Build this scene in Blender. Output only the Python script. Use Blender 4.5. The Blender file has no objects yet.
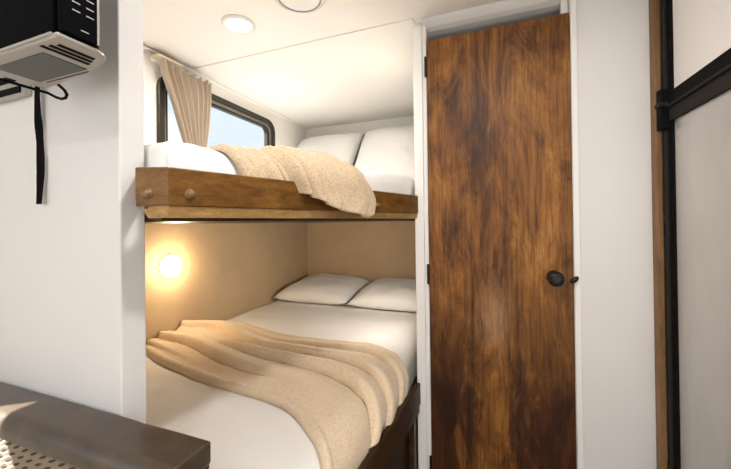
import bpy, bmesh, math, random
from mathutils import Vector, Matrix, noise
random.seed(7)
D = bpy.data; C = bpy.context; S = C.scene; COL = S.collection
PI = math.pi

# ------------------------------------------------------------------ camera
CZ = 1.2
def setup_camera():
    yaw, pitch, roll = math.radians(20.5), math.radians(.33), math.radians(-.70)
    R0 = Vector((math.cos(yaw), math.sin(yaw), 0)); F0 = Vector((-math.sin(yaw), math.cos(yaw), 0)); U0 = Vector((0, 0, 1))
    F = F0*math.cos(pitch)+U0*math.sin(pitch); U = U0*math.cos(pitch)-F0*math.sin(pitch)
    R = R0*math.cos(roll)+U*math.sin(roll); Uc = U*math.cos(roll)-R0*math.sin(roll)
    cam = D.objects.new('camera', D.cameras.new('camera')); COL.objects.link(cam)
    M = Matrix((R, Uc, -F)).transposed().to_4x4(); M.translation = (0, 0, CZ)
    cam.matrix_world = M
    cam.data.sensor_width = 36; cam.data.lens = 333/731*36; cam.data.sensor_fit = 'HORIZONTAL'
    cam.data.shift_y = -13.8/731; cam.data.clip_start = .02
    S.camera = cam
setup_camera()

# ------------------------------------------------------------------ world, sun, exposure
S.view_settings.view_transform = 'Standard'; S.view_settings.look = 'None'
S.view_settings.exposure = 0.0; S.view_settings.gamma = 1; S.view_settings.use_curve_mapping = False
w = D.worlds.new('sky'); S.world = w; w.use_nodes = True
nt = w.node_tree; bg = nt.nodes['Background']
tc = nt.nodes.new('ShaderNodeTexCoord'); sp = nt.nodes.new('ShaderNodeSeparateXYZ'); rp = nt.nodes.new('ShaderNodeValToRGB')
nt.links.new(tc.outputs['Generated'], sp.inputs[0]); nt.links.new(sp.outputs['Z'], rp.inputs[0]); nt.links.new(rp.outputs[0], bg.inputs[0])
rp.color_ramp.elements[0].position = .15; rp.color_ramp.elements[0].color = (.88, .92, .95, 1)
rp.color_ramp.elements[1].position = .75; rp.color_ramp.elements[1].color = (.45, .64, .86, 1)
bg.inputs[1].default_value = 1.25

SUN_EL = math.radians(50)
sd = Vector((.78, .62, -math.tan(SUN_EL))).normalized()
sun = D.objects.new('sun', D.lights.new('sun', 'SUN')); COL.objects.link(sun)
sun.data.energy = 46; sun.data.angle = math.radians(.6); sun.data.color = (1, .96, .9)
sun.rotation_euler = sd.to_track_quat('-Z', 'Y').to_euler()
PUCK_W = 6.0; PUCK_COL = (1, .95, .89)
ADDED_W = 5.5; ADDED_COL = (1, .96, .92)  # for unseen ceiling lights added to brighten the aisle and dinette
def added_fill(name, loc, size, rot, watts, col):  # unseen area lamps outside the openings, added to brighten the room
    l = D.objects.new(name, D.lights.new(name, 'AREA')); COL.objects.link(l); l.location = loc; l.rotation_euler = rot
    l.data.shape = 'RECTANGLE'; l.data.size, l.data.size_y = size; l.data.energy = watts; l.data.color = col
added_fill('added_fill_rear', (.1, -2.08, 1.25), (1.7, 1.1), (PI/2, 0, 0), 10.5, (.94, .98, 1))
added_fill('added_fill_galley', (1.33, -.65, 1.33), (1.6, .8), (0, PI/2, 0), 3, (.97, .98, 1))
added_fill('added_fill_dinette', (-1.58, -.9, 1.35), (1.0, .7), (0, -PI/2, 0), 2, (.97, .98, 1))
BUNK_FILL_W = (3.6, .9)  # power of the hidden lamps added to brighten the bunks
LAMP_W = 4.4; LAMP_COL = (1, .74, .46)

# ------------------------------------------------------------------ materials
def mat(name, col, rough=.6, metal=0, spec=.5, emit=None, es=0, coat=0, sheen=0):
    m = D.materials.new(name); m.use_nodes = True; b = m.node_tree.nodes['Principled BSDF']
    b.inputs['Base Color'].default_value = (*col, 1); b.inputs['Roughness'].default_value = rough
    b.inputs['Metallic'].default_value = metal; b.inputs['Specular IOR Level'].default_value = spec
    b.inputs['Coat Weight'].default_value = coat; b.inputs['Sheen Weight'].default_value = sheen
    if emit: b.inputs['Emission Color'].default_value = (*emit, 1); b.inputs['Emission Strength'].default_value = es
    return m
def N(m, t, **k):
    n = m.node_tree.nodes.new(t)
    for a, v in k.items(): setattr(n, a, v)
    return n
def L(m, a, b): m.node_tree.links.new(a, b)
def bsdf(m): return m.node_tree.nodes['Principled BSDF']
def coords(m, scale=(1, 1, 1), rot=(0, 0, 0)):
    t = N(m, 'ShaderNodeTexCoord'); mp = N(m, 'ShaderNodeMapping')
    mp.inputs['Scale'].default_value = scale; mp.inputs['Rotation'].default_value = rot
    L(m, t.outputs['Object'], mp.inputs[0]); return mp.outputs[0]
def ntex(m, vec, scale, detail=4, rough=.55, dist=0):
    n = N(m, 'ShaderNodeTexNoise'); n.inputs['Scale'].default_value = scale; n.inputs['Detail'].default_value = detail
    n.inputs['Roughness'].default_value = rough; n.inputs['Distortion'].default_value = dist; L(m, vec, n.inputs['Vector']); return n.outputs['Fac']
def ramp(m, fac, stops):
    r = N(m, 'ShaderNodeValToRGB'); e = r.color_ramp.elements
    while len(e) < len(stops): e.new(.5)
    for i, (p, c) in enumerate(stops): e[i].position = p; e[i].color = (*c, 1)
    L(m, fac, r.inputs[0]); return r.outputs[0]
def bump(m, h, strength=.3, dist=.002):
    b = N(m, 'ShaderNodeBump'); b.inputs['Strength'].default_value = strength; b.inputs['Distance'].default_value = dist
    L(m, h, b.inputs['Height']); L(m, b.outputs[0], bsdf(m).inputs['Normal']); return b
def mixc(m, fac, a, b, mode='MIX'):
    x = N(m, 'ShaderNodeMix', data_type='RGBA', blend_type=mode)
    if isinstance(fac, float): x.inputs[0].default_value = fac
    else: L(m, fac, x.inputs[0])
    for s, v in ((x.inputs[6], a), (x.inputs[7], b)):
        if isinstance(v, tuple): s.default_value = (*v, 1)
        else: L(m, v, s)
    return x.outputs[2]

def wall_paint(name, col, rough=.55):
    m = mat(name, col, rough, spec=.3); v = coords(m)
    L(m, ramp(m, ntex(m, v, 3, 3), [(.3, tuple(c*.975 for c in col)), (.7, col)]), bsdf(m).inputs['Base Color'])
    bump(m, ntex(m, v, 160, 2), .08, .001); return m
M_wall = wall_paint('white wallboard', (.72, .705, .69))
M_ceil = wall_paint('ceiling panel', (.84, .80, .75))
M_trim = wall_paint('white trim', (.82, .80, .775), .4)
M_bunkw = wall_paint('bunk ceiling white', (.83, .79, .735))
M_tan = mat('tan wall panel', (.50, .38, .25), .6)
v = coords(M_tan, (1, 1, 1)); L(M_tan, ramp(M_tan, ntex(M_tan, v, 5, 5, .6), [(.3, (.50, .365, .215)), (.7, (.575, .43, .26))]), bsdf(M_tan).inputs['Base Color'])
wv = N(M_tan, 'ShaderNodeTexWave', bands_direction='Y'); wv.inputs['Scale'].default_value = 90; wv.inputs['Distortion'].default_value = 1
L(M_tan, coords(M_tan), wv.inputs['Vector']); bump(M_tan, wv.outputs['Fac'], .06, .001)
M_floor = mat('floor planks', (.3, .22, .15), .45)
v = coords(M_floor, (6, 1, 1)); L(M_floor, ramp(M_floor, ntex(M_floor, v, 4, 6), [(.3, (.20, .15, .11)), (.7, (.36, .28, .21))]), bsdf(M_floor).inputs['Base Color'])

def wood(name, dark, mid, light, sc=(1, 1, 1), rough=.35, s=3.0, coat=.2):
    m = mat(name, mid, rough, coat=0, spec=.25); v = coords(m, sc)
    a = ntex(m, v, s, 8, .62, .6); c = ramp(m, a, [(.3, dark), (.5, mid), (.72, light)])
    g = ntex(m, v, s*9, 4, .6); c2 = mixc(m, .55, c, ramp(m, g, [(.3, (.45, .45, .45)), (.65, (1, 1, 1))]), 'MULTIPLY')
    L(m, c2, bsdf(m).inputs['Base Color']); bump(m, g, .15, .001); return m
M_rail = wood('dark oiled bunk board', (.085, .034, .005), (.155, .066, .010), (.24, .112, .020), (14, .9, 14), .5)
M_railend = wood('worn bunk board end', (.14, .068, .02), (.20, .102, .036), (.26, .145, .058), (3, 3, 14), .5)
M_lip = wood('light-painted bunk lip wood', (.28, .155, .05), (.40, .235, .085), (.52, .33, .14), (14, .9, 14), .3)  # wood lightened so the colour carries the light on the lip
M_base = wood('dark bunk base wood', (.022, .010, .003), (.045, .021, .007), (.08, .04, .014), (14, .9, 14), .42)
M_strip = wood('oak edge strip', (.13, .065, .025), (.21, .11, .045), (.29, .165, .075), (8, 8, 1), .45)

# rustic door: grain along Z, blotches, worn pale patch, dark stains, painted shade below
M_door = mat('rustic stained door', (.25, .1, .03), .5, spec=.3)
a = ntex(M_door, coords(M_door, (5, 1, 1.5)), 1.9, 12, .70, .9)
c = ramp(M_door, a, [(.28, (.030, .010, .002)), (.41, (.105, .037, .006)), (.49, (.20, .077, .012)), (.58, (.29, .122, .022)), (.70, (.42, .21, .06))])
g = ntex(M_door, coords(M_door, (34, 4, 2.0)), 3.2, 6, .62, .4)
c = mixc(M_door, .8, c, ramp(M_door, g, [(.34, (.42, .34, .28)), (.52, (.95, .95, .95)), (.66, (1.15, 1.12, 1.08))]), 'MULTIPLY')
b1 = ntex(M_door, coords(M_door, (9, 1, .35)), 1.6, 2, .5, .3)      # broad vertical bands of darker stain
c = mixc(M_door, ramp(M_door, b1, [(.50, (0, 0, 0)), (.63, (.7, .7, .7))]), c, mixc(M_door, 1.0, c, (.34, .27, .22), 'MULTIPLY'))
kn = ntex(M_door, coords(M_door, (16, 4, 10)), 1.5, 7, .8, 3)        # knots and scuffs
c = mixc(M_door, ramp(M_door, kn, [(.60, (0, 0, 0)), (.67, (.75, .75, .75))]), c, (.04, .014, .004))
t = N(M_door, 'ShaderNodeTexCoord'); sx = N(M_door, 'ShaderNodeSeparateXYZ'); L(M_door, t.outputs['Object'], sx.inputs[0])
mr = N(M_door, 'ShaderNodeMapRange'); mr.inputs[1].default_value = 1.02; mr.inputs[2].default_value = .55; L(M_door, sx.outputs['Z'], mr.inputs[0])
# lower half darkened by stain and painted shade, except a worn middle streak
dx = N(M_door, 'ShaderNodeMath', operation='ABSOLUTE'); dq = N(M_door, 'ShaderNodeMath', operation='SUBTRACT'); L(M_door, sx.outputs['X'], dq.inputs[0]); dq.inputs[1].default_value = .01; L(M_door, dq.outputs[0], dx.inputs[0])
wob = ntex(M_door, coords(M_door, (7, 1, 2.2)), 2.4, 7, .68, .8)
sm_ = N(M_door, 'ShaderNodeMath', operation='MULTIPLY_ADD'); L(M_door, wob, sm_.inputs[0]); sm_.inputs[1].default_value = .38; L(M_door, dx.outputs[0], sm_.inputs[2])
side = ramp(M_door, sm_.outputs[0], [(.22, (.12, .12, .12)), (.31, (1, 1, 1))])
ad = N(M_door, 'ShaderNodeMath', operation='MULTIPLY'); L(M_door, mr.outputs[0], ad.inputs[0]); L(M_door, side, ad.inputs[1])
c = mixc(M_door, ad.outputs[0], c, mixc(M_door, 1.0, c, (.24, .17, .13), 'MULTIPLY'))
sb = N(M_door, 'ShaderNodeVectorMath', operation='SUBTRACT'); L(M_door, t.outputs['Object'], sb.inputs[0]); sb.inputs[1].default_value = (.01, 1.345, .84)
sc = N(M_door, 'ShaderNodeVectorMath', operation='MULTIPLY'); L(M_door, sb.outputs[0], sc.inputs[0]); sc.inputs[1].default_value = (7, 0, 3.0)
ln = N(M_door, 'ShaderNodeVectorMath', operation='LENGTH'); L(M_door, sc.outputs[0], ln.inputs[0])
ad2 = N(M_door, 'ShaderNodeMath', operation='ADD'); L(M_door, ln.outputs['Value'], ad2.inputs[0]); L(M_door, ntex(M_door, coords(M_door, (20, 1, 3)), 5, 7, .75), ad2.inputs[1])
c = mixc(M_door, ramp(M_door, ad2.outputs[0], [(.55, (.5, .5, .5)), (1.15, (0, 0, 0))]), c, (.40, .25, .14))
L(M_door, c, bsdf(M_door).inputs['Base Color']); bump(M_door, g, .25, .002)

def linen(name, col):
    m = mat(name, col, .85, spec=.2, sheen=.15); v = coords(m)
    bump(m, ntex(m, v, 9, 6, .6), .35, .012); return m
M_sheet = linen('white cotton', (.86, .84, .81))
M_pillow = linen('white pillow cotton', (.88, .86, .83))
def knit(name, a_, b_):
    m = mat(name, a_, .95, spec=.1, sheen=.3); v = coords(m)
    vo = N(m, 'ShaderNodeTexVoronoi'); vo.inputs['Scale'].default_value = 290; L(m, v, vo.inputs['Vector'])
    c = ramp(m, vo.outputs['Distance'], [(0.1, a_), (.85, b_)])
    c = mixc(m, .3, c, ramp(m, ntex(m, v, 90, 3, .7), [(.35, (.80, .76, .70)), (.6, (1, 1, 1))]), 'MULTIPLY')
    L(m, c, bsdf(m).inputs['Base Color']); bump(m, vo.outputs['Distance'], -.9, .004); return m
M_throw = knit('cream knit', (.84, .70, .52), (.66, .51, .34))
M_throw2 = knit('oatmeal knit', (.76, .60, .42), (.50, .37, .24))
M_curt = mat('beige curtain cloth', (.50, .40, .295), .9, sheen=.2); bump(M_curt, ntex(M_curt, coords(M_curt), 220, 2), .2, .001)
M_curtband = mat('pale curtain tape', (.72, .62, .47), .8)
M_black = mat('black plastic', (.008, .008, .008), .5, spec=.12)
M_blacktrim = mat('black trim', (.009, .008, .008), .5, spec=.12)
M_greytrim = mat('dark grey gasket', (.03, .027, .025), .5, spec=.15)
M_gloss = mat('black glass', (.004, .004, .005), .5, spec=.06)
M_silver = mat('warm silver plastic', (.37, .345, .31), .4, metal=.1)
M_mesh = mat('grey green vent mesh', (.10, .11, .10), .6)
v = coords(M_mesh); ck = N(M_mesh, 'ShaderNodeTexChecker'); ck.inputs['Scale'].default_value = 400; L(M_mesh, v, ck.inputs['Vector'])
ck.inputs['Color1'].default_value = (.13, .14, .13, 1); ck.inputs['Color2'].default_value = (.055, .06, .055, 1); L(M_mesh, ck.outputs[0], bsdf(M_mesh).inputs['Base Color'])
M_print = mat('white print', (.42, .41, .39), .5)
M_strap = mat('black webbing', (.008, .007, .007), .9, spec=.1)
M_iron = mat('black iron', (.006, .005, .005), .32, spec=.35)
M_frame = mat('bronze window frame', (.045, .038, .03), .35, metal=.5)
M_frame2 = mat('brushed window rim', (.34, .31, .27), .35, metal=.8)
M_brass = mat('aged brass bolt', (.20, .125, .06), .5, metal=.3)
M_steel = mat('brushed steel fridge panel', (.50, .50, .51), .42, metal=.75)
v = coords(M_steel, (1, 1, 60)); bump(M_steel, ntex(M_steel, v, 6, 3), .05, .001)
L(M_steel, ramp(M_steel, ntex(M_steel, coords(M_steel, (1, 2, 1)), 1.6, 4), [(.3, (.56, .55, .54)), (.7, (.74, .72, .71))]), bsdf(M_steel).inputs['Base Color'])
M_freezer = mat('reflection-toned freezer steel', (.86, .83, .81), .4, metal=.25)  # same steel lightened to carry a bright reflection in its colour
M_vinyl = mat('brown vinyl', (.085, .062, .045), .3, coat=.1)
v = coords(M_vinyl); L(M_vinyl, ramp(M_vinyl, ntex(M_vinyl, v, 14, 5, .6), [(.3, (.040, .027, .018)), (.7, (.080, .057, .040))]), bsdf(M_vinyl).inputs['Base Color'])
bump(M_vinyl, ntex(M_vinyl, v, 250, 2), .1, .001)
# woven fabric: rows of slanted ovals, dark on cream
M_woven = mat('woven upholstery', (.4, .33, .25), .85)
t = N(M_woven, 'ShaderNodeTexCoord'); s1 = N(M_woven, 'ShaderNodeSeparateXYZ'); L(M_woven, t.outputs['Object'], s1.inputs[0])
def mth(m, op, a, b=None, c=None):
    n = N(m, 'ShaderNodeMath', operation=op)
    for i, q in enumerate((a, b, c)):
        if q is None: continue
        if isinstance(q, (int, float)): n.inputs[i].default_value = q
        else: L(m, q, n.inputs[i])
    return n.outputs[0]
zz = mth(M_woven, 'MULTIPLY', s1.outputs['Z'], 62.0); row = mth(M_woven, 'FLOOR', zz); rf = mth(M_woven, 'SUBTRACT', mth(M_woven, 'FRACT', zz), .5)
sh = mth(M_woven, 'MULTIPLY', mth(M_woven, 'MODULO', row, 2.0), .5)
xx = mth(M_woven, 'ADD', mth(M_woven, 'ADD', mth(M_woven, 'MULTIPLY', s1.outputs['X'], 36.0), sh), mth(M_woven, 'MULTIPLY', rf, -1.1))
cf = mth(M_woven, 'SUBTRACT', mth(M_woven, 'FRACT', xx), .5)
dd = mth(M_woven, 'ADD', mth(M_woven, 'POWER', mth(M_woven, 'MULTIPLY', cf, 3.2), 2.0), mth(M_woven, 'POWER', mth(M_woven, 'MULTIPLY', rf, 2.3), 2.0))
L(M_woven, ramp(M_woven, dd, [(.3, (.025, .017, .011)), (.6, (.21, .165, .115))]), bsdf(M_woven).inputs['Base Color']); bump(M_woven, dd, .3, .002)
M_led = mat('lit led diffuser', (1, 1, 1), .4, emit=(1, .95, .86), es=6)
M_warmled = mat('lit warm diffuser', (1, 1, 1), .4, emit=(1, .86, .62), es=9)
M_white = mat('white plastic', (.78, .75, .71), .4)
M_greyring = mat('grey speaker ring', (.34, .32, .30), .5)
M_glass = D.materials.new('window glass'); M_glass.use_nodes = True
n_ = M_glass.node_tree; n_.nodes.clear(); o_ = n_.nodes.new('ShaderNodeOutputMaterial'); tr = n_.nodes.new('ShaderNodeBsdfTransparent'); gl = n_.nodes.new('ShaderNodeBsdfGlossy'); mx = n_.nodes.new('ShaderNodeMixShader')
tr.inputs[0].default_value = (.93, .95, .96, 1); gl.inputs['Roughness'].default_value = .02; mx.inputs[0].default_value = .05
n_.links.new(tr.outputs[0], mx.inputs[1]); n_.links.new(gl.outputs[0], mx.inputs[2]); n_.links.new(mx.outputs[0], o_.inputs[0])

for m_ in (M_black, M_blacktrim, M_gloss, M_strap, M_greytrim): bsdf(m_).inputs['IOR'].default_value = 1.15
# ------------------------------------------------------------------ helpers
def link(name, bm, m, parent=None, smooth=False, bevel=0, seg=2):
    me = D.meshes.new(name); bmesh.ops.recalc_face_normals(bm, faces=bm.faces); bm.to_mesh(me); bm.free()
    o = D.objects.new(name, me); COL.objects.link(o); me.materials.append(m)
    if smooth:
        for p in me.polygons: p.use_smooth = True
    if bevel:
        b = o.modifiers.new('bevel', 'BEVEL'); b.width = bevel; b.segments = seg; b.limit_method = 'ANGLE'; b.angle_limit = math.radians(40)
    if parent is not None:
        o.parent = parent; w_ = Vector((0, 0, 0)); q = parent
        while q is not None: w_ += q.location; q = q.parent
        o.location = -w_
    return o
def box(bm, x0, x1, y0, y1, z0, z1):
    v = [bm.verts.new((x, y, z)) for x in (x0, x1) for y in (y0, y1) for z in (z0, z1)]
    for f in ((0, 1, 3, 2), (4, 6, 7, 5), (0, 4, 5, 1), (2, 3, 7, 6), (0, 2, 6, 4), (1, 5, 7, 3)): bm.faces.new([v[i] for i in f])
    return v
def prism(bm, pts, z0, z1):
    lo = [bm.verts.new((x, y, z0)) for x, y in pts]; hi = [bm.verts.new((x, y, z1)) for x, y in pts]
    bm.faces.new(lo[::-1]); bm.faces.new(hi); n = len(pts)
    for i in range(n): bm.faces.new((lo[i], lo[(i+1) % n], hi[(i+1) % n], hi[i]))
def B(*a, name='x', m=None, parent=None, bevel=0, seg=2, smooth=False):
    bm = bmesh.new(); box(bm, *a); return link(name, bm, m, parent, smooth, bevel, seg)
def lathe(bm, prof, centre, axis, n=32, sy=1.0):
    ax = Vector(axis).normalized(); a = ax.orthogonal().normalized(); b = ax.cross(a); c = Vector(centre); rings = []
    for r, h in prof:
        if r < 1e-6: rings.append([bm.verts.new(c+ax*h)]); continue
        rings.append([bm.verts.new(c+ax*h+(a*math.cos(2*PI*i/n)+b*math.sin(2*PI*i/n)*sy)*r) for i in range(n)])
    for p, q in zip(rings, rings[1:]):
        for i in range(n):
            j = (i+1) % n
            if len(p) == 1 and len(q) == 1: continue
            if len(p) == 1: bm.faces.new((p[0], q[i], q[j]))
            elif len(q) == 1: bm.faces.new((p[i], q[0], p[j]))
            else: bm.faces.new((p[i], q[i], q[j], p[j]))
def tube(bm, pts, r, n=8):
    pts = [Vector(p) for p in pts]; rings = []
    for i, p in enumerate(pts):
        t = (pts[min(i+1, len(pts)-1)]-pts[max(i-1, 0)]).normalized(); a = t.orthogonal().normalized() if i == 0 else (a-t*a.dot(t)).normalized(); b = t.cross(a)
        rings.append([bm.verts.new(p+(a*math.cos(2*PI*k/n)+b*math.sin(2*PI*k/n))*r) for k in range(n)])
    for p, q in zip(rings, rings[1:]):
        for k in range(n): bm.faces.new((p[k], p[(k+1) % n], q[(k+1) % n], q[k]))
    bm.faces.new(rings[0][::-1]); bm.faces.new(rings[-1])
def grid(bm, P, closed=False):
    R_ = [[bm.verts.new(p) for p in row] for row in P]
    for a, b in zip(R_, R_[1:]):
        for i in range(len(a)-1): bm.faces.new((a[i], a[i+1], b[i+1], b[i]))
    return R_
def thing(name, label, cat, loc=(0, 0, 0), group=None):
    o = D.objects.new(name, None); COL.objects.link(o); o.location = loc; o['label'] = label; o['category'] = cat
    if group: o['group'] = group
    return o
def tag(o, label, cat, group=None):
    o['label'] = label; o['category'] = cat
    if group: o['group'] = group
    return o
def st(o): o['kind'] = 'structure'; return o
def lerp(a, b, t): return a+(b-a)*t
def tab(T, x):
    if x <= T[0][0]: return T[0][1]
    for (a, p), (b, q) in zip(T, T[1:]):
        if x <= b:
            t = (x-a)/(b-a); return p+(q-p)*t
    return T[-1][1]
def sm(T, x, h=.04):   # smoothed table
    return sum(tab(T, x+h*k)*w_ for k, w_ in ((-1, .25), (-.5, .25), (.5, .25), (1, .25)))

# ------------------------------------------------------------------ setting
H = 2.03; W = -1.5; YR = 2.55; YD = 1.35; YB = -2.0; XR = 1.25
st(B(W-.05, XR+.05, YB-.05, YR+.05, -.05, 0, name='floor', m=M_floor))
bm = bmesh.new(); box(bm, W-.05, XR+.05, YB-.05, 1.342, H, H+.06); box(bm, -.285, XR+.05, 1.342, YR+.05, H, H+.06); st(link('ceiling', bm, M_ceil))
st(B(W-.05, -.285, 1.342, YR+.05, H-.004, H+.06, name='ceiling', m=M_bunkw))
# left wall: tan below the upper bunk, white above, two window openings
WY0, WY1, WZ0, WZ1 = 1.17, 2.06, 1.52, 1.935
DY0, DY1, DZ0, DZ1 = -1.5, -.034, .95, 1.786
def left_wall():
    bm = bmesh.new(); x0, x1 = W-.04, W
    box(bm, x0, x1, YB, DY0, 0, H); box(bm, x0, x1, DY0, DY1, 0, DZ0); box(bm, x0, x1, DY0, DY1, DZ1, H); box(bm, x0, x1, DY1, .475, 0, H)
    box(bm, x0, x1, .475, WY0, 1.225, H); box(bm, x0, x1, WY0, WY1, 1.225, WZ0); box(bm, x0, x1, WY0, WY1, WZ1, H); box(bm, x0, x1, WY1, YR, 1.225, H)
    st(link('wall_left', bm, M_bunkw))
    st(B(x0, x1, .475, YR, 0, 1.225, name='wall_left', m=M_tan))
left_wall()
st(B(W-.04, XR, YR, YR+.04, 1.225, H, name='wall_rear', m=M_bunkw))
st(B(W-.04, XR, YR, YR+.04, 0, 1.225, name='wall_rear', m=M_tan))
bm = bmesh.new(); box(bm, W-.04, -.78, YB-.04, YB, 0, H); box(bm, .98, XR, YB-.04, YB, 0, H); box(bm, -.78, .98, YB-.04, YB, 0, .68); box(bm, -.78, .98, YB-.04, YB, 1.82, H)  # opening added to let in fill light from behind the camera
st(link('wall_front', bm, M_wall))
def right_wall():
    bm = bmesh.new(); x0, x1 = XR, XR+.04
    box(bm, x0, x1, YB, -1.5, 0, H); box(bm, x0, x1, -1.5, .2, 0, .9); box(bm, x0, x1, -1.5, .2, 1.75, H); box(bm, x0, x1, .2, YR, 0, H)
    st(link('wall_right', bm, M_wall))
right_wall()
st(B(W, -.69, .45, .502, 0, H, name='wall_partition', m=M_wall, bevel=.003))
# bathroom wall with the door opening
def door_wall():
    bm = bmesh.new()
    box(bm, .273, XR, YD, YD+.03, 0, H)
    box(bm, -.285, -.25, YD+.03, YR, 0, H)
    st(link('wall_bathroom', bm, M_wall))
    bm = bmesh.new(); box(bm, -.287, -.250, YD-.005, YD+.035, 0, 1.998); box(bm, -.250, -.2335, YD+.001, YD+.035, 0, 1.998)
    st(link('trim_1', bm, M_trim, bevel=.003))
    bm = bmesh.new(); box(bm, .2745, .293, YD-.006, YD, 0, H); box(bm, .250, .2725, YD+.028, YD+.05, 0, H)
    st(link('trim_2', bm, M_trim, bevel=.002))
door_wall()
st(B(W, -.285, 1.334, 1.3425, H-.0045, H, name='trim_3', m=M_bunkw))
# header curve shaped to make light fade to dark above the door
bm = bmesh.new(); hp = [(YD+.004, H-.0005), (YD+.25, H-.0005), (YD+.25, H-.048), (YD+.11, H-.047), (YD+.07, H-.044), (YD+.045, H-.037), (YD+.028, H-.027), (YD+.014, H-.013)]
a = [bm.verts.new((-.25, y, z)) for y, z in hp]; b = [bm.verts.new((.2735, y, z)) for y, z in hp]; bm.faces.new(a); bm.faces.new(b[::-1])
for i in range(len(hp)): j = (i+1) % len(hp); bm.faces.new((a[i], a[j], b[j], b[i]))
st(link('trim_6', bm, M_wall))
st(B(.497, .514, YD-.035, YD, 0, H, name='trim_4', m=M_strip, bevel=.002))
# small cove along the left wall over the curtain
bm = bmesh.new(); prism(bm, [(W, .505), (W+.03, .505), (W+.03, YR), (W, YR)], H-.012, H-.006); st(link('trim_5', bm, M_ceil, bevel=.002))

# door leaf
d = thing('door_1', 'closed rustic brown stained wooden door with round black knob', 'door', (.02, YD, 0)); st(d); del d['category']; del d['label']
d.name = 'door_1'
bm = bmesh.new(); v8 = box(bm, -.2315, .2705, YD-.004, YD+.024, .03, 1.932); link('door_leaf', bm, M_door, d, bevel=.003)
bm = bmesh.new()
lathe(bm, [(0, 0), (.023, 0), (.024, .004), (.012, .007), (.0095, .022), (.014, .028), (.0235, .036), (.0265, .046), (.025, .055), (.018, .062), (.008, .064), (0, .063)], (.2105, YD-.004, .998), (0, -1, 0))
link('door_knob', bm, M_iron, d, smooth=True)
bm = bmesh.new()
for k in range(6):
    a_ = k*PI/3; lathe(bm, [(.003, 0), (.0025, .002), (0, .003)], (  .2105+.012*math.cos(a_), YD-.067, .998+.012*math.sin(a_)), (0, -1, 0), 8)
kn_ = [o for o in D.objects if o.name == 'door_knob'][0]
link('knob_pattern', bm, M_greytrim, kn_, smooth=True)
bm = bmesh.new(); lathe(bm, [(0, 0), (.016, 0), (.016, .006), (.012, .012), (0, .013)], (.2725, YD-.008, .992), (0, -1, 0), 20, .5); link('latch', bm, M_iron, d, smooth=True)
for z in (1.825, .99, .22):
    bm = bmesh.new(); box(bm, -.240, -.2305, YD-.008, YD-.003, z-.04, z+.04); lathe(bm, [(0, -.04), (.004, -.04), (.004, .04), (0, .04)], (-.236, YD-.009, z), (0, 0, 1), 10); link('hinge', bm, M_iron, d)

# bunk window
def rrect(y0, y1, z0, z1, r, n=8):
    out = []
    for cy, cz, a0 in ((y1-r, z1-r, 0), (y0+r, z1-r, PI/2), (y0+r, z0+r, PI), (y1-r, z0+r, 1.5*PI)):
        for k in range(n+1): a = a0+k*PI/2/n; out.append((cy+r*math.cos(a), cz+r*math.sin(a)))
    return out
def ring(bm, outer, inner, x0, x1):
    n = len(outer); V = [[bm.verts.new((x, y, z)) for y, z in L_] for x, L_ in ((x0, outer), (x1, outer), (x1, inner), (x0, inner))]
    for i in range(n):
        j = (i+1) % n
        for a, b in ((0, 1), (1, 2), (2, 3), (3, 0)): bm.faces.new((V[a][i], V[a][j], V[b][j], V[b][i]))
wn = D.objects.new('window_1', None); COL.objects.link(wn); wn.location = (W, 1.6, 1.7); st(wn)
bm = bmesh.new(); ring(bm, rrect(1.150, 2.078, 1.50, 1.953, .085), rrect(1.183, 2.045, 1.533, 1.920, .06), W, W+.018); link('window_frame', bm, M_frame, wn, bevel=.003)
bm = bmesh.new(); ring(bm, rrect(1.178, 2.050, 1.528, 1.925, .062), rrect(1.196, 2.032, 1.546, 1.907, .05), W-.03, W+.006); link('window_rim', bm, M_frame2, wn, bevel=.002)
bm = bmesh.new(); ring(bm, rrect(1.194, 2.034, 1.544, 1.909, .05), rrect(1.214, 2.010, 1.560, 1.893, .04), W-.03, W-.004); link('window_seal', bm, M_frame, wn)
bm = bmesh.new(); box(bm, W-.022, W-.018, 1.2, 2.02, 1.55, 1.9); link('pane', bm, M_glass, wn)
# dinette window set by the sun patch, galley window added for light (both unseen)
for i, (xx_, y0, y1, z0, z1) in enumerate(((W, DY0, DY1, DZ0, DZ1), (XR, -1.5, .2, .9, 1.75))):
    x0, x1 = (xx_-.04, xx_+.01) if i == 0 else (xx_-.01, xx_+.04)
    wn2 = D.objects.new('window_%d' % (i+2), None); COL.objects.link(wn2); wn2.location = (xx_, (y0+y1)/2, z0); st(wn2)
    bm = bmesh.new(); ring(bm, rrect(y0-.03, y1+.03, z0-.03, z1+.03, .03), rrect(y0+.001, y1-.001, z0+.001, z1-.001, .01), x0+.04 if i == 0 else x0, x1 if i == 0 else x1-.04); link('window_frame', bm, M_frame, wn2)
    B(xx_-.022 if i == 0 else xx_+.018, xx_-.018 if i == 0 else xx_+.022, y0, y1, z0, z1, name='pane', m=M_glass, parent=wn2)

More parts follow.
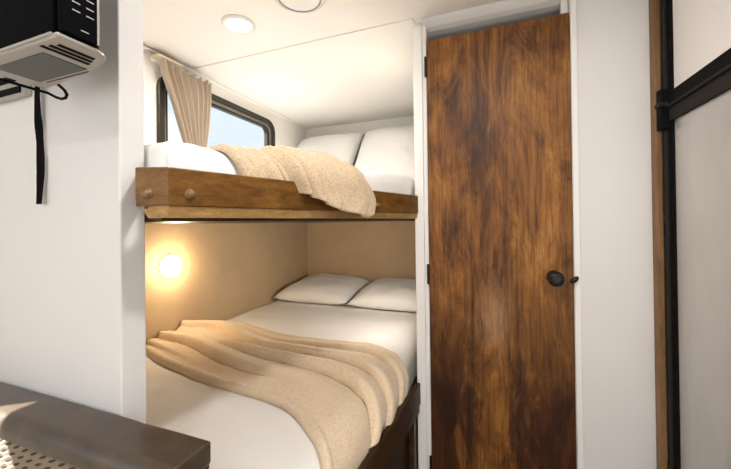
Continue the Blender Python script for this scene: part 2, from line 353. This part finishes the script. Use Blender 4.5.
# ------------------------------------------------------------------ ceiling lights
def puck(x, y, name, label, m, watts, col, r=.058, size=.11, grp=None):
    t_ = thing(name, label, 'light', (x, y, H), grp)
    bm = bmesh.new(); lathe(bm, [(r*.86, 0), (r+.008, 0), (r+.008, -.004), (r, -.008), (r*.86, -.008), (r*.86, 0)], (x, y, H), (0, 0, 1)); link('rim', bm, M_white, t_, smooth=True)
    bm = bmesh.new(); lathe(bm, [(0, -.006), (r*.9, -.006), (r*.9, -.001), (0, -.001)], (x, y, H), (0, 0, 1)); link('diffuser', bm, m, t_)
    l = D.objects.new('lamp', D.lights.new('lamp', 'AREA')); COL.objects.link(l); l.parent = t_; l.location = (0, 0, -.012)
    l.data.shape = 'DISK'; l.data.size = size; l.data.energy = watts; l.data.color = col
puck(-.966, 1.108, 'ceiling_light', 'round glowing white ceiling light above the foot of the upper bunk', M_led, PUCK_W, PUCK_COL)
puck(.0, .42, 'ceiling_light', 'added unseen ceiling light over the aisle beside the refrigerator', M_led, ADDED_W*1.8, ADDED_COL)  # pucks from here on are added out of view for brightness
puck(-.1, -.7, 'ceiling_light', 'added unseen ceiling light over the aisle beside the dinette', M_led, ADDED_W*1.3, ADDED_COL)
puck(-1.0, -.5, 'ceiling_light', 'added unseen ceiling light over the dinette', M_led, ADDED_W*.15, ADDED_COL)
# speaker ring
t_ = thing('ceiling_speaker', 'round white ceiling speaker with thin grey rim beside the ceiling light', 'speaker', (-.642, 1.055, H))
bm = bmesh.new(); lathe(bm, [(.080, 0), (.080, -.008), (.0775, -.009), (.075, -.008), (.075, 0)], (-.642, 1.055, H), (0, 0, 1), 48); link('rim', bm, M_greyring, t_, smooth=True)
bm = bmesh.new(); lathe(bm, [(0, -.006), (.074, -.006), (.074, -.001), (0, -.001)], (-.642, 1.055, H), (0, 0, 1), 48); link('grille', bm, M_white, t_)
bm = bmesh.new(); lathe(bm, [(.098, 0), (.098, -.002), (.092, -.002), (.092, 0)], (-.642, 1.055, H), (0, 0, 1), 48); link('collar', bm, M_white, t_, smooth=True)
# wall lamp in lower bunk
t_ = thing('wall_lamp', 'round glowing warm dome lamp on the tan wall of the lower bunk', 'lamp', (W, 1.215, .995))
bm = bmesh.new(); lathe(bm, [(0, 0), (.054, 0), (.054, .005), (.052, .006), (.0, .006)], (W, 1.215, .995), (1, 0, 0)); link('rim', bm, M_white, t_, smooth=True)
bm = bmesh.new(); lathe(bm, [(.055, .004), (.054, .018), (.044, .030), (.025, .037), (0, .039)], (W, 1.215, .995), (1, 0, 0)); link('diffuser', bm, M_warmled, t_, smooth=True)
l = D.objects.new('lamp', D.lights.new('lamp', 'POINT')); COL.objects.link(l); l.parent = t_; l.location = (.065, 0, 0)
l.data.energy = LAMP_W; l.data.color = LAMP_COL; l.data.shadow_soft_size = .03

def added_bunk_lamp(z, y, label, watts, col):  # lamps hidden behind the door frame, added to brighten the bunks
    t_ = thing('added_bunk_lamp', label, 'lamp', (-.285, y, z))
    bm = bmesh.new(); lathe(bm, [(0, 0), (.07, 0), (.07, .012), (.062, .018), (0, .018)], (-.285, y, z), (-1, 0, 0)); link('rim', bm, M_white, t_, smooth=True)
    bm = bmesh.new(); lathe(bm, [(.06, .018), (.055, .028), (.03, .034), (0, .036)], (-.285, y, z), (-1, 0, 0)); link('diffuser', bm, M_warmled, t_, smooth=True)
    l = D.objects.new('lamp', D.lights.new('lamp', 'AREA')); COL.objects.link(l); l.parent = t_; l.location = (-.045, 0, 0); l.rotation_euler = (0, PI/2, 0)
    l.data.shape = 'DISK'; l.data.size = .12; l.data.energy = watts; l.data.color = col
added_bunk_lamp(1.0, 1.62, 'unseen lamp added on the bathroom side of the lower bunk', BUNK_FILL_W[0], (1, .92, .82))
added_bunk_lamp(1.72, 1.62, 'unseen lamp added on the bathroom side of the upper bunk', BUNK_FILL_W[1], (1, .92, .82))
# ------------------------------------------------------------------ upper bunk
CA = Vector((-.551, .446)); CB = Vector((-.272, 1.342)); tr_ = (CB-CA).normalized(); nr_ = Vector((tr_.y, -tr_.x))
def railx(y): return CA.x+(y-CA.y)*(CB.x-CA.x)/(CB.y-CA.y)
up = thing('upper_bunk', 'upper bunk platform edged with a brown wooden board and round bolts', 'bunk', (-.9, 1.4, 1.215))
T_ = .02
eL = CA-.062*Vector((math.cos(math.radians(20.5)), math.sin(math.radians(20.5))))
bm = bmesh.new()
ia = CA-nr_*T_+tr_*.006; ib = CB-nr_*T_
prism(bm, [CA, CB, ib, ia], 1.235, 1.307); link('rail_board', bm, M_rail, up, bevel=.003)
# facet board with a rounded lower outer corner, returning to the partition
tf = (CA-eL).normalized(); nf = Vector((tf.y, -tf.x)); Lf = (CA-eL).length
prof = [(0, 1.307), (0, 1.249)]+[(.013-.013*math.cos(k*PI/10), 1.249-.013*math.sin(k*PI/10)) for k in range(1, 6)]+[(Lf, 1.236), (Lf, 1.307)]
bm = bmesh.new(); rv = Vector((-.6885, .4815)); bA = eL+Vector((-.0075, .0085)); bB = CA-nr_*.012+tr_*.006
fr = [bm.verts.new((*(eL+tf*s), z)) for s, z in prof]; bk = [bm.verts.new((*bA.lerp(bB, s/Lf), z)) for s, z in prof]
bm.faces.new(fr); bm.faces.new(bk[::-1])
for i in range(len(prof)): j = (i+1) % len(prof); bm.faces.new((fr[i], fr[j], bk[j], bk[i]))
link('corner_board', bm, M_railend, up, bevel=.002)
bm = bmesh.new(); prism(bm, [bA, rv, Vector((-.6885, .493)), bA+Vector((.004, .008))], 1.24, 1.303); link('return_board', bm, M_railend, up)
# platform and lip (light painted into its colour) under the board
cA, cB = CA-nr_*.004, CB-nr_*.004; eL2 = eL-nf*.006
bm = bmesh.new(); prism(bm, [(-.665, .505), eL2+tf*.020, cA, cB, (-.277, 1.348), (-.29, 1.352), (-.29, YR-.002), (W+.002, YR-.002), (W+.002, .505)], 1.230, 1.236); link('platform', bm, M_lip, up)
bm = bmesh.new(); q_ = [eL2+tf*.020, cA, cB]; q2 = [eL2+tf*.021-nf*.004, CA-nr_*.008, CB-nr_*.008]
t1 = [bm.verts.new((*p, 1.231)) for p in q_]; t2 = [bm.verts.new((*p, 1.2135)) for p in q2]; t3 = [bm.verts.new((*(p-nr_*.01), 1.2135)) for p in q2]; t4 = [bm.verts.new((*(p-nr_*.03), 1.231)) for p in q_]
for r1, r2 in ((t1, t2), (t2, t3), (t3, t4), (t4, t1)):
    for k in range(2): bm.faces.new((r1[k], r1[k+1], r2[k+1], r2[k]))
for k in (0, 2): bm.faces.new((t1[k], t2[k], t3[k], t4[k]))
link('lip', bm, M_lip, up)
bm = bmesh.new(); prism(bm, [(-.68, .507), eL2+tf*.03-nf*.03, CA-nr_*.035, CB-nr_*.035, (-.295, 1.36), (-.295, YR-.01), (W+.01, YR-.01), (W+.01, .507)], 1.207, 1.230); link('underside', bm, M_base, up)
def bolt(p, n, z, r=.0085):
    bm = bmesh.new(); lathe(bm, [(0, 0), (r*1.25, 0), (r*1.25, .002), (r*.95, .003), (r*.95, .006), (r*.7, .009), (0, .0105)], (p.x, p.y, z), (n.x, n.y, 0), 20); return link('bolt', bm, M_brass, up, smooth=True)
bolt(eL+tf*.022, nf, 1.258); bolt(CA+tr_*.038, nr_, 1.259); bolt(Vector((railx(1.068), 1.068)), nr_, 1.258)

def drape(X, Y, o, edge, top, r, th):
    """unrolled plan point -> point on a bed whose long edge rounds over and hangs down"""
    xe = edge(Y); q = X-xe; nx, ny = math.cos(th), -math.sin(th)
    if q <= 0: return Vector((X, Y, top(Y)+o))
    a = q/r
    if a < PI/2: k = (r+o)*math.sin(a); z = top(Y)-r+(r+o)*math.cos(a)
    else: k = r+o; z = top(Y)-r-(q-r*PI/2)
    return Vector((xe+nx*k, Y+ny*k, z))
def gauss(x, c, w_): return math.exp(-((x-c)/w_)**2)
def nz(x, y, z=0): return noise.noise(Vector((x, y, z)))
def bedding(name, edge, top, r, th, y0, y1, zbot, mth_, x_l=W+.004, bulge=.006, notch=None):
    bm = bmesh.new(); P = []; nx_ = 60; ny_ = 90
    for j in range(ny_+1):
        Y = lerp(y0, y1, (j/ny_)**1.6); row = []; cr = max(0, 1-(Y-y0)/.05); xe = edge(Y)-(.020*(1-math.sqrt(max(0, 1-cr*cr))) if notch else 0); full = r*PI/2+(top(Y)-r-zbot)
        endf = min(1, (Y-y0)/.03); drop = (1-math.sqrt(max(0, 1-(1-endf)**2)))*.022
        for i in range(nx_+1):
            X = lerp(x_l if notch is None or Y > notch else -.658, xe, i/36) if i <= 36 else xe+full*(i-36)/(nx_-36)
            q = X-xe; o = bulge*nz(X*5, Y*5)+.004*nz(X*14, Y*11, 3)
            if q > 0: o += .004*nz(X*3, Y*34, 5)
            p = drape(X, Y, o, lambda y_: xe, top, r, th)
            if q <= r*1.2: p.z -= drop*(1 if q <= 0 else max(0, 1-q/r))
            row.append(p)
        P.append(row)
    R_ = grid(bm, P)
    n0 = [bm.verts.new((v.co.x, v.co.y+.0, zbot)) for v in R_[0]]; n1 = [bm.verts.new((v.co.x, v.co.y, zbot)) for v in R_[-1]]
    for i in range(nx_): bm.faces.new((n0[i], n0[i+1], R_[0][i+1], R_[0][i])); bm.faces.new((R_[-1][i], R_[-1][i+1], n1[i+1], n1[i]))
    lb = [n0[0]]+[bm.verts.new((R_[j][0].co.x, R_[j][0].co.y, zbot)) for j in range(1, ny_)]+[n1[0]]
    rb = [n0[-1]]+[R_[j][-1] for j in range(1, ny_)]+[n1[-1]]
    for j in range(ny_):
        bm.faces.new((R_[j][0], R_[j+1][0], lb[j+1], lb[j])); bm.faces.new((lb[j], lb[j+1], rb[j+1], rb[j]))
    bm.faces.new(n0); bm.faces.new(n1); bm.faces.new((R_[0][-1], n0[-1], R_[1][-1])); bm.faces.new((R_[-1][-1], n1[-1], R_[-2][-1]))
    return link(name, bm, M_sheet, None, smooth=True)
uEdge = lambda y: railx(y)-.036-.055
uTop = lambda y: 1.372+.034*min(1, max(0, (y-.92)/.45))-.006*gauss(y, .8, .2)
TH = math.atan2(CB.x-CA.x, CB.y-CA.y)
def umat_edge(y): return uEdge(y) if y < 1.35 else min(uEdge(1.35), -.30-.055)
m1 = bedding('mattress', umat_edge, uTop, .055, TH*.6, .487, YR-.01, 1.237, 0, notch=.512)
tag(m1, 'thin mattress with white sheet on the upper bunk', 'mattress')

# ------------------------------------------------------------------ pillows
def pillow(label, c, w_, d_, t_, tilt, seed, grp, zr=0):
    bm = bmesh.new(); n = 28; top = []; bot = []
    for j in range(n+1):
        a = []; b = []
        for i in range(n+1):
            u = i/n*2-1; v = j/n*2-1
            h = max(0, (1-abs(u)**3.2))**.55*max(0, (1-abs(v)**3.2))**.55
            pin = 1-.05*(1-abs(v)**2)*(abs(u)**3); pin2 = 1-.06*(1-abs(u)**2)*(abs(v)**3)
            x = u*w_/2*pin; y = v*d_/2*pin2
            k = .012*nz(u*2+seed, v*2)+.006*nz(u*5+seed, v*5, 2)
            a.append((x, y, h*t_*.62+k*h)); b.append((x, y, -h*t_*.38))
        top.append(a); bot.append(b)
    M_ = Matrix.Translation(c) @ Matrix.Rotation(zr, 4, 'Z') @ Matrix.Rotation(tilt, 4, 'X')
    grid(bm, [[M_ @ Vector(p) for p in r_] for r_ in top]); grid(bm, [[M_ @ Vector(p) for p in r_] for r_ in bot])
    bmesh.ops.remove_doubles(bm, verts=bm.verts, dist=.0004)
    o = link('pillow', bm, M_pillow, None, smooth=True); return tag(o, label, 'pillow', grp)
g1, g2 = 'white pillows on the lower bunk', 'white pillows on the upper bunk'
pillow('white pillow on the lower bunk, in the corner beside the tan side wall', (-1.185, 2.275, .694), .57, .54, .14, .10, 1, g1)
pillow('white pillow on the lower bunk, the one nearer the wooden door', (-.597, 2.265, .694), .58, .54, .14, .10, 5, g1)
pillow('white pillow leaning on the upper bunk, the one nearer the window', (-1.215, 2.29, 1.665), .58, .62, .17, math.radians(52), 9, g2)
pillow('white pillow leaning on the upper bunk, the one nearer the wooden door', (-.635, 2.30, 1.675), .58, .62, .18, math.radians(52), 13, g2)

# ------------------------------------------------------------------ lower bunk
def lrail(y): return -.272-.09*(1.345-y)
lo = thing('lower_bunk', 'lower bunk base of dark brown wood under the wide white mattress', 'bunk', (-.9, 1.4, 0))
bm = bmesh.new(); prism(bm, [(lrail(.506), .506), (lrail(1.343), 1.343), (lrail(1.343)-.02, 1.343), (lrail(.506)-.02, .506)], .462, .549); link('rail_board', bm, M_base, lo, bevel=.004)
bm = bmesh.new(); prism(bm, [(lrail(.506)-.005, .506), (lrail(1.34)-.005, 1.34), (-.295, 1.36), (-.295, YR-.01), (W+.01, YR-.01), (W+.01, .506)], .43, .462); link('platform', bm, M_base, lo)
bm = bmesh.new(); prism(bm, [(lrail(.506)-.035, .506), (lrail(1.34)-.035, 1.34), (lrail(1.34)-.05, 1.34), (lrail(.506)-.05, .506)], .0, .43); link('side_panel', bm, M_base, lo)
for y in (.62, 1.0, 1.3):
    bm = bmesh.new(); prism(bm, [(lrail(y)-.012, y-.02), (lrail(y)-.012, y+.02), (lrail(y)-.0345, y+.02), (lrail(y)-.0345, y-.02)], 0, .43); link('side_post', bm, M_base, lo, bevel=.002)
lEdge = lambda y: (lrail(y) if y < 1.345 else -.30)-.040-.07-.0
lTop = lambda y: .63-.012*min(1, max(0, (1.4-y)/.9))
m2 = bedding('mattress', lEdge, lTop, .07, .05, .512, YR-.01, .463, 0, bulge=.007)
tag(m2, 'wide mattress with white sheet on the lower bunk', 'mattress')

# ------------------------------------------------------------------ throws
def gauss(x, c, w_): return math.exp(-((x-c)/w_)**2)
def crease(x, c, w_):  # rounded ridge with a sharp valley on its near side
    d_ = x-c
    if d_ > 0: return math.exp(-(d_/(w_*.16))**2)
    return math.exp(-(d_/w_)**2)
def add_solid(o, t):
    s = o.modifiers.new('thickness', 'SOLIDIFY'); s.thickness = t; s.offset = 1
def lower_throw():
    nu, nv = 190, 110
    far = [(W+.012, 1.31), (-1.36, 1.45), (-1.25, 1.47), (-1.09, 1.42), (-.9, 1.38), (-.68, 1.385), (-.50, 1.40), (-.40, 1.36), (-.33, 1.29), (-.26, 1.23), (-.22, 1.2)]
    near = [(W+.012, 1.07), (-1.35, 1.015), (-1.12, .955), (-.91, .912), (-.69, .90), (-.57, .87), (-.47, .80), (-.41, .75), (-.33, .66), (-.26, .60), (-.2, .56)]
    bm = bmesh.new(); P = []
    for j in range(nv+1):
        v_ = j/nv; row = []
        # hem length beyond the edge, scalloped by the folds
        hem = .135+.016*math.sin(v_*21+1.2)+.012*math.sin(v_*9)
        for i in range(nu+1):
            u = i/nu; ye = lerp(1.25, .70, v_); xe = lEdge(ye)+hem-.012; X = lerp(W+.012, xe, u)
            f = sm(far, X); n_ = sm(near, X)
            Y = lerp(f, n_, v_)+.004*nz(X*6, v_*7)
            # sweep: on the hanging part the cloth turns towards the foot
            left = max(0, 1-(X-W)/.45)
            cB = .30+.07*math.sin((X+1.5)*2.1)-.10*left; cA = .52+.05*math.sin((X+1.4)*2.6); cD = .70+.08*(X+1.5)-.05*left
            amp = .6+.4*min(1, (X-W)/.3)
            o = .006+.034*amp*crease(v_, cB, .13)+.040*crease(v_, cA, .14)*min(1, max(.25, (X+1.25)/.3))+.034*crease(v_, cD, .2)*max(0.0, 1-max(0, X+1.0)/.45)+.010*gauss(v_, .74, .16)
            o += .018*crease(v_, .12, .08)*min(1, max(.3, (X+1.1)/.4))+.018*left*crease(v_, .88, .1)+.035*left*gauss(v_, .18, .16)
            o += .010*gauss(v_, .02, .03)+.008*gauss(v_, .985, .02)*(1-.5*left)
            o += .008
            rt = min(1, max(0, (X+1.2)/.3))
            o -= .020*gauss(v_, cB+.035, .012)*rt+.024*gauss(v_, cA+.035, .013)*rt+.014*gauss(v_, .145, .010)*rt+.016*gauss(v_, cD+.045, .014)*max(0, 1-max(0, X+.95)/.35)
            o = max(.003, o)
            q = X-lEdge(Y)
            if q > 0: o *= 1-.55*min(1, q/.1)
            o += .002*nz(X*30, Y*30)+.003*nz(X*9, Y*9, 4)
            e_ = min(1, min(v_, 1-v_)/.012); o = o*e_+.003
            p = drape(X, Y, o, lEdge, lTop, .07, .05)
            row.append(p)
        P.append(row)
    grid(bm, P); o = link('throw_blanket', bm, M_throw, None, smooth=True); add_solid(o, .006)
    tag(o, 'cream knitted throw blanket spread in folds across the lower bunk', 'blanket')
lower_throw()
def upper_throw():
    nu, nv = 150, 90
    Lq = [(-.5, .92), (-.42, .88), (-.2, .70), (-.1, .635), (-.05, .61), (.0, .60), (.05, .615), (.1, .635), (.2, .65)]
    Rq = [(-.5, 1.2), (-.42, 1.15), (-.2, 1.0), (-.1, .93), (.0, .92), (.03, .935), (.08, 1.01), (.13, 1.055), (.17, 1.052), (.2, 1.038)]
    hem = [(0, .118), (.33, .118), (.37, .124), (.45, .143), (.58, .162), (.76, .177), (.90, .192), (.96, .193), (1, .182)]
    bm = bmesh.new(); P = []
    for j in range(nv+1):
        t_ = j/nv; row = []
        for i in range(nu+1):
            u = i/nu; q = lerp(-.42, sm(hem, u, .02), t_)
            Y = lerp(sm(Lq, q, .02), sm(Rq, q, .015), u)+.003*nz(u*9, q*9)
            Y = max(Y, .525)
            over = min(1, max(0, (u-.30)/.12)); over = over*over*(3-2*over)
            s_ = min(1, max(0, (q+.03)/.10))
            k_ = .38+.25*s_
            o = .002+k_*(.020*crease(u, .13, .12)+.026*crease(u, .36, .13)+.018*crease(u, .245, .05)+.016*crease(u, .455, .06))
            o += k_*.018*crease(u, .80-.15*(1-s_), .22)+.006*gauss(u, .56, .06)
            for gc in (.16, .27, .385): o -= .013*gauss(u, gc, .013)
            o += .002
            o += .004*gauss(u, .02, .025)
            o += s_*(.010*crease(u, .80, .12)+.008*crease(u, .37, .10)+.006*crease(u, .14, .08))*(.3+.7*over)-s_*over*.006*gauss(u, .83, .012); o = max(o, .003)
            o += .003*nz(u*20, q*40)+.002*nz(u*50, q*70, 2)
            side = min(1, max(0, (q+.02)/.07)); lim = lerp(.05, .017, side)*(1-over)+.05*over
            if o > lim: o = lim+(o-lim)*.12
            e_ = min(1, min(u, 1-u)/.015); o = o*e_+over*s_*.052
            row.append(drape(uEdge(Y)+q, Y, o, uEdge, uTop, .055, TH))
        P.append(row)
    grid(bm, P); o = link('throw_blanket', bm, M_throw2, None, smooth=True); add_solid(o, .005)
    tag(o, 'oatmeal knitted throw blanket hanging over the board of the upper bunk', 'blanket')
upper_throw()

# ------------------------------------------------------------------ curtain
cu = thing('curtain', 'gathered beige curtain tied to the left side of the bunk window', 'curtain', (W, 1.27, 1.99))
bm = bmesh.new(); P = []
for j in range(71):
    f = j/70; z = lerp(1.975, 1.50, f); row = []
    lft = tab([(0, 1.12), (.1, 1.135), (.4, 1.195), (.75, 1.255), (1, 1.275)], f); rgt = tab([(0, 1.415), (.2, 1.415), (.75, 1.385), (1, 1.36)], f)
    for i in range(141):
        u = i/140; amp = lerp(.032, .017, f)
        ph = u*2*PI*7+.8*math.sin(u*7)+.5*f
        x = W+.056+amp*math.sin(ph)+.006*nz(u*9, f*3)
        y = lerp(lft, rgt, u**lerp(1.0, .85, f))+.006*math.cos(ph*1)*(1-f)
        if f < .1: x += .006*math.sin(u*2*PI*14)*(1-f/.1)
        row.append((x, y, z+.012*(math.sin(ph)*.5)*max(0, 1-f*8)-(.03*u if f < 0 else 0)))
    P.append(row)
grid(bm, P); c_ = link('drape', bm, M_curt, cu, smooth=True); add_solid(c_, .002)
bm = bmesh.new(); box(bm, W+.002, W+.075, 1.108, 1.235, 1.988, 1.998); link('heading_bracket', bm, M_curtband, cu, bevel=.002)
bm = bmesh.new(); tube(bm, [(W+.03, 1.10, 1.975), (W+.03, 1.45, 1.975)], .004); link('rail', bm, M_white, cu)

# ------------------------------------------------------------------ television on the partition
tv = thing('television', 'small black television with silver vented underside mounted high on the white partition', 'television', (-.69, .34, 1.47))
TX0, TX1, TY0, TY1, TZ = -.812, -.572, .286, .392, 1.468
bm = bmesh.new()
pl = [(TX0, TY0), (TX1+.005, TY0), (TX1+.005, .330)]+[(-.612+.045*math.cos(a), .334+.034*math.sin(a)) for a in [k*PI/16 for k in range(1, 8)]]+[(-.64, .376), (TX0, TY1)]
prism(bm, pl, TZ, TZ+.008); link('underside', bm, M_silver, tv, bevel=.004, seg=3)
bm = bmesh.new(); prism(bm, [(TX0+.004, TY0+.006), (TX1+.006, TY0+.006), (TX1+.006, .340), (TX1-.03, .362), (TX0+.004, .385)], TZ+.011, TZ+.30); link('housing', bm, M_black, tv, bevel=.004)
bm = bmesh.new(); box(bm, TX0-.01, TX1-.004, TY0-.001, TY0+.006, TZ+.008, TZ+.30); link('screen', bm, M_gloss, tv, bevel=.002)
bm = bmesh.new(); box(bm, TX0-.01, TX1-.004, TY0-.003, TY0+.001, TZ+.003, TZ+.0075); link('screen_trim', bm, M_silver, tv, bevel=.002)
pn = B(TX1+.003, TX1+.0105, TY0+.004, .337, TZ+.0095, TZ+.30, name='side_panel', m=M_gloss, parent=tv, bevel=.002)
B(TX1+.0100, TX1+.0115, .3345, .3372, TZ+.0095, TZ+.30, name='panel_edge', m=M_silver, parent=pn)
for z, ys in ((.021, (.318,)), (.046, (.307, .325)), (.058, (.307, .325)), (.070, (.307, .325)), (.084, (.307, .325)), (.098, (.307, .325)), (.112, (.307, .325))):
    for y in ys: B(TX1+.0103, TX1+.0110, y-.005, y+.005, TZ+z-.0007, TZ+z+.0007, name='button', m=M_print, parent=pn)
B(-.775, -.640, .305, .365, TZ-.0015, TZ+.001, name='vent_mesh', m=M_mesh, parent=tv)
for k in range(3): B(-.622+k*.013, -.618+k*.013+.003, .293+.004*k, .356-.004*k, TZ-.0012, TZ+.001, name='vent_slot', m=M_black, parent=tv)
B(-.768, -.648, .3715, .3725, TZ-.001, TZ+.001, name='vent_slot', m=M_greytrim, parent=tv)
br = thing('wall_bracket', 'silver bracket with dark slots holding the television to the white partition', 'bracket', (-1.0, .45, 1.47))
B(-1.16, -.985, .437, .449, 1.50, 1.62, name='wall_plate', m=M_silver, parent=br, bevel=.003)
B(-.99, -.93, .40, .437, 1.53, 1.60, name='arm', m=M_silver, parent=br, bevel=.003)
B(-.96, -.813, .385, .405, 1.53, 1.60, name='arm', m=M_silver, parent=br, bevel=.003)
B(-1.14, -1.0, .434, .438, 1.508, 1.522, name='slot', m=M_black, parent=br)
B(-1.14, -1.02, .434, .438, 1.536, 1.55, name='slot', m=M_black, parent=br)
bm = bmesh.new()
pts = [(-.822, .20+.02*k, 1.466) for k in range(11)]+[(-.812, .408, 1.459), (-.800, .411, 1.455), (-.787, .411, 1.455), (-.777, .408, 1.459), (-.773, .402, 1.465), (-.773, .390, 1.474)]
tube(bm, pts, .0028); tag(link('cable', bm, M_black, None, smooth=True), 'thin black cable looping under the television', 'cable')
# strap
bm = bmesh.new(); P = []
sp_ = [(1.522, -.949, 0), (1.49, -.951, 0), (1.45, -.949, .25), (1.41, -.942, 1.1), (1.385, -.938, 1.45), (1.35, -.938, .9), (1.32, -.939, .5), (1.312, -.940, .5), (1.28, -.943, .15), (1.25, -.947, .0)]
for k in range(61):
    f = k/60; z = lerp(1.53, 1.25, f); x = tab([(a, b) for a, b, c in sp_[::-1]], z); tw = tab([(a, c) for a, b, c in sp_[::-1]], z)
    hw = .0085; P.append([(x+.008-hw*math.cos(tw), .438-hw*math.sin(tw)*.7, z), (x+.008+hw*math.cos(tw), .438+hw*math.sin(tw)*.7, z)])
grid(bm, P); s_ = link('strap', bm, M_strap, None); add_solid(s_, .0022); tag(s_, 'twisted black strap hanging down the white partition below the television', 'strap')

# ------------------------------------------------------------------ dinette seat back
se = thing('bench_back', 'bench seat back with brown vinyl top and woven patterned front, below the television', 'bench', (-1.0, .41, 0))
bm = bmesh.new()
n = 8; sec = []
for cy, cz, a0, r in ((.372+.0, .789, PI, .018), (.372, .808, PI, .018)): pass
sec = [(.449, .745), (.368, .745)]+[(.384-.026*math.cos(k*PI/2/n), .800+.026*math.sin(k*PI/2/n)) for k in range(0, n+1)]+[(.446, .826), (.449, .822)]
sec[0] = (.449, .785); sec[1] = (.358, .787)
def ext(bm, sec, x0, x1):
    a = [bm.verts.new((x0, y, z)) for y, z in sec]; b = [bm.verts.new((x1, y, z)) for y, z in sec]
    bm.faces.new(a); bm.faces.new(b[::-1])
    for i in range(len(sec)): j = (i+1) % len(sec); bm.faces.new((a[i], a[j], b[j], b[i]))
ext(bm, sec, -1.49, -.458); link('top_cushion', bm, M_vinyl, se, smooth=False, bevel=.006, seg=4)
for p in se.children[0].data.polygons: p.use_smooth = True
bm = bmesh.new(); box(bm, -1.49, -.462, .360, .449, .35, .788); link('woven_back', bm, M_woven, se, bevel=.004)
bm = bmesh.new(); box(bm, -1.49, -.462, .364, .449, .0, .35); link('base_panel', bm, M_base, se)

# ------------------------------------------------------------------ refrigerator
fr_ = thing('refrigerator', 'tall steel refrigerator with freezer above and black trim, at the right edge', 'refrigerator', (.85, .95, 0))
B(.545, 1.2, .55, 1.31, 0, H-.01, name='case', m=M_blacktrim, parent=fr_)
B(.5145, .546, 1.299, 1.3145, 0, H-.01, name='case_edge', m=M_greytrim, parent=fr_, bevel=.002)
B(.521, .546, 1.2865, 1.2975, 0, H-.01, name='case_edge', m=M_blacktrim, parent=fr_, bevel=.002)
B(.529, .546, .55, 1.2755, 1.575, 2.0, name='freezer_door', m=M_freezer, parent=fr_, bevel=.001)
B(.529, .546, .55, 1.2755, .02, 1.515, name='fridge_door', m=M_steel, parent=fr_, bevel=.001)
B(.524, .546, 1.2760, 1.2855, .02, 2.0, name='door_edge_trim', m=M_blacktrim, parent=fr_, bevel=.002)
B(.516, .546, .55, 1.286, 1.548, 1.588, name='freezer_handle', m=M_blacktrim, parent=fr_, bevel=.003)
B(.520, .546, .55, 1.286, 1.500, 1.543, name='fridge_handle', m=M_greytrim, parent=fr_, bevel=.003)
B(.512, .524, .55, 1.29, 1.541, 1.549, name='handle_lip', m=M_greytrim, parent=fr_, bevel=.002)
hg = B(.499, .545, 1.285, 1.3145, 1.560, 1.603, name='hinge', m=M_black, parent=fr_, bevel=.003)
B(.499, .545, 1.285, 1.3145, 1.478, 1.548, name='hinge', m=M_black, parent=fr_, bevel=.003)
B(.494, .545, 1.28, 1.3145, 1.548, 1.561, name='hinge', m=M_greytrim, parent=fr_, bevel=.002)
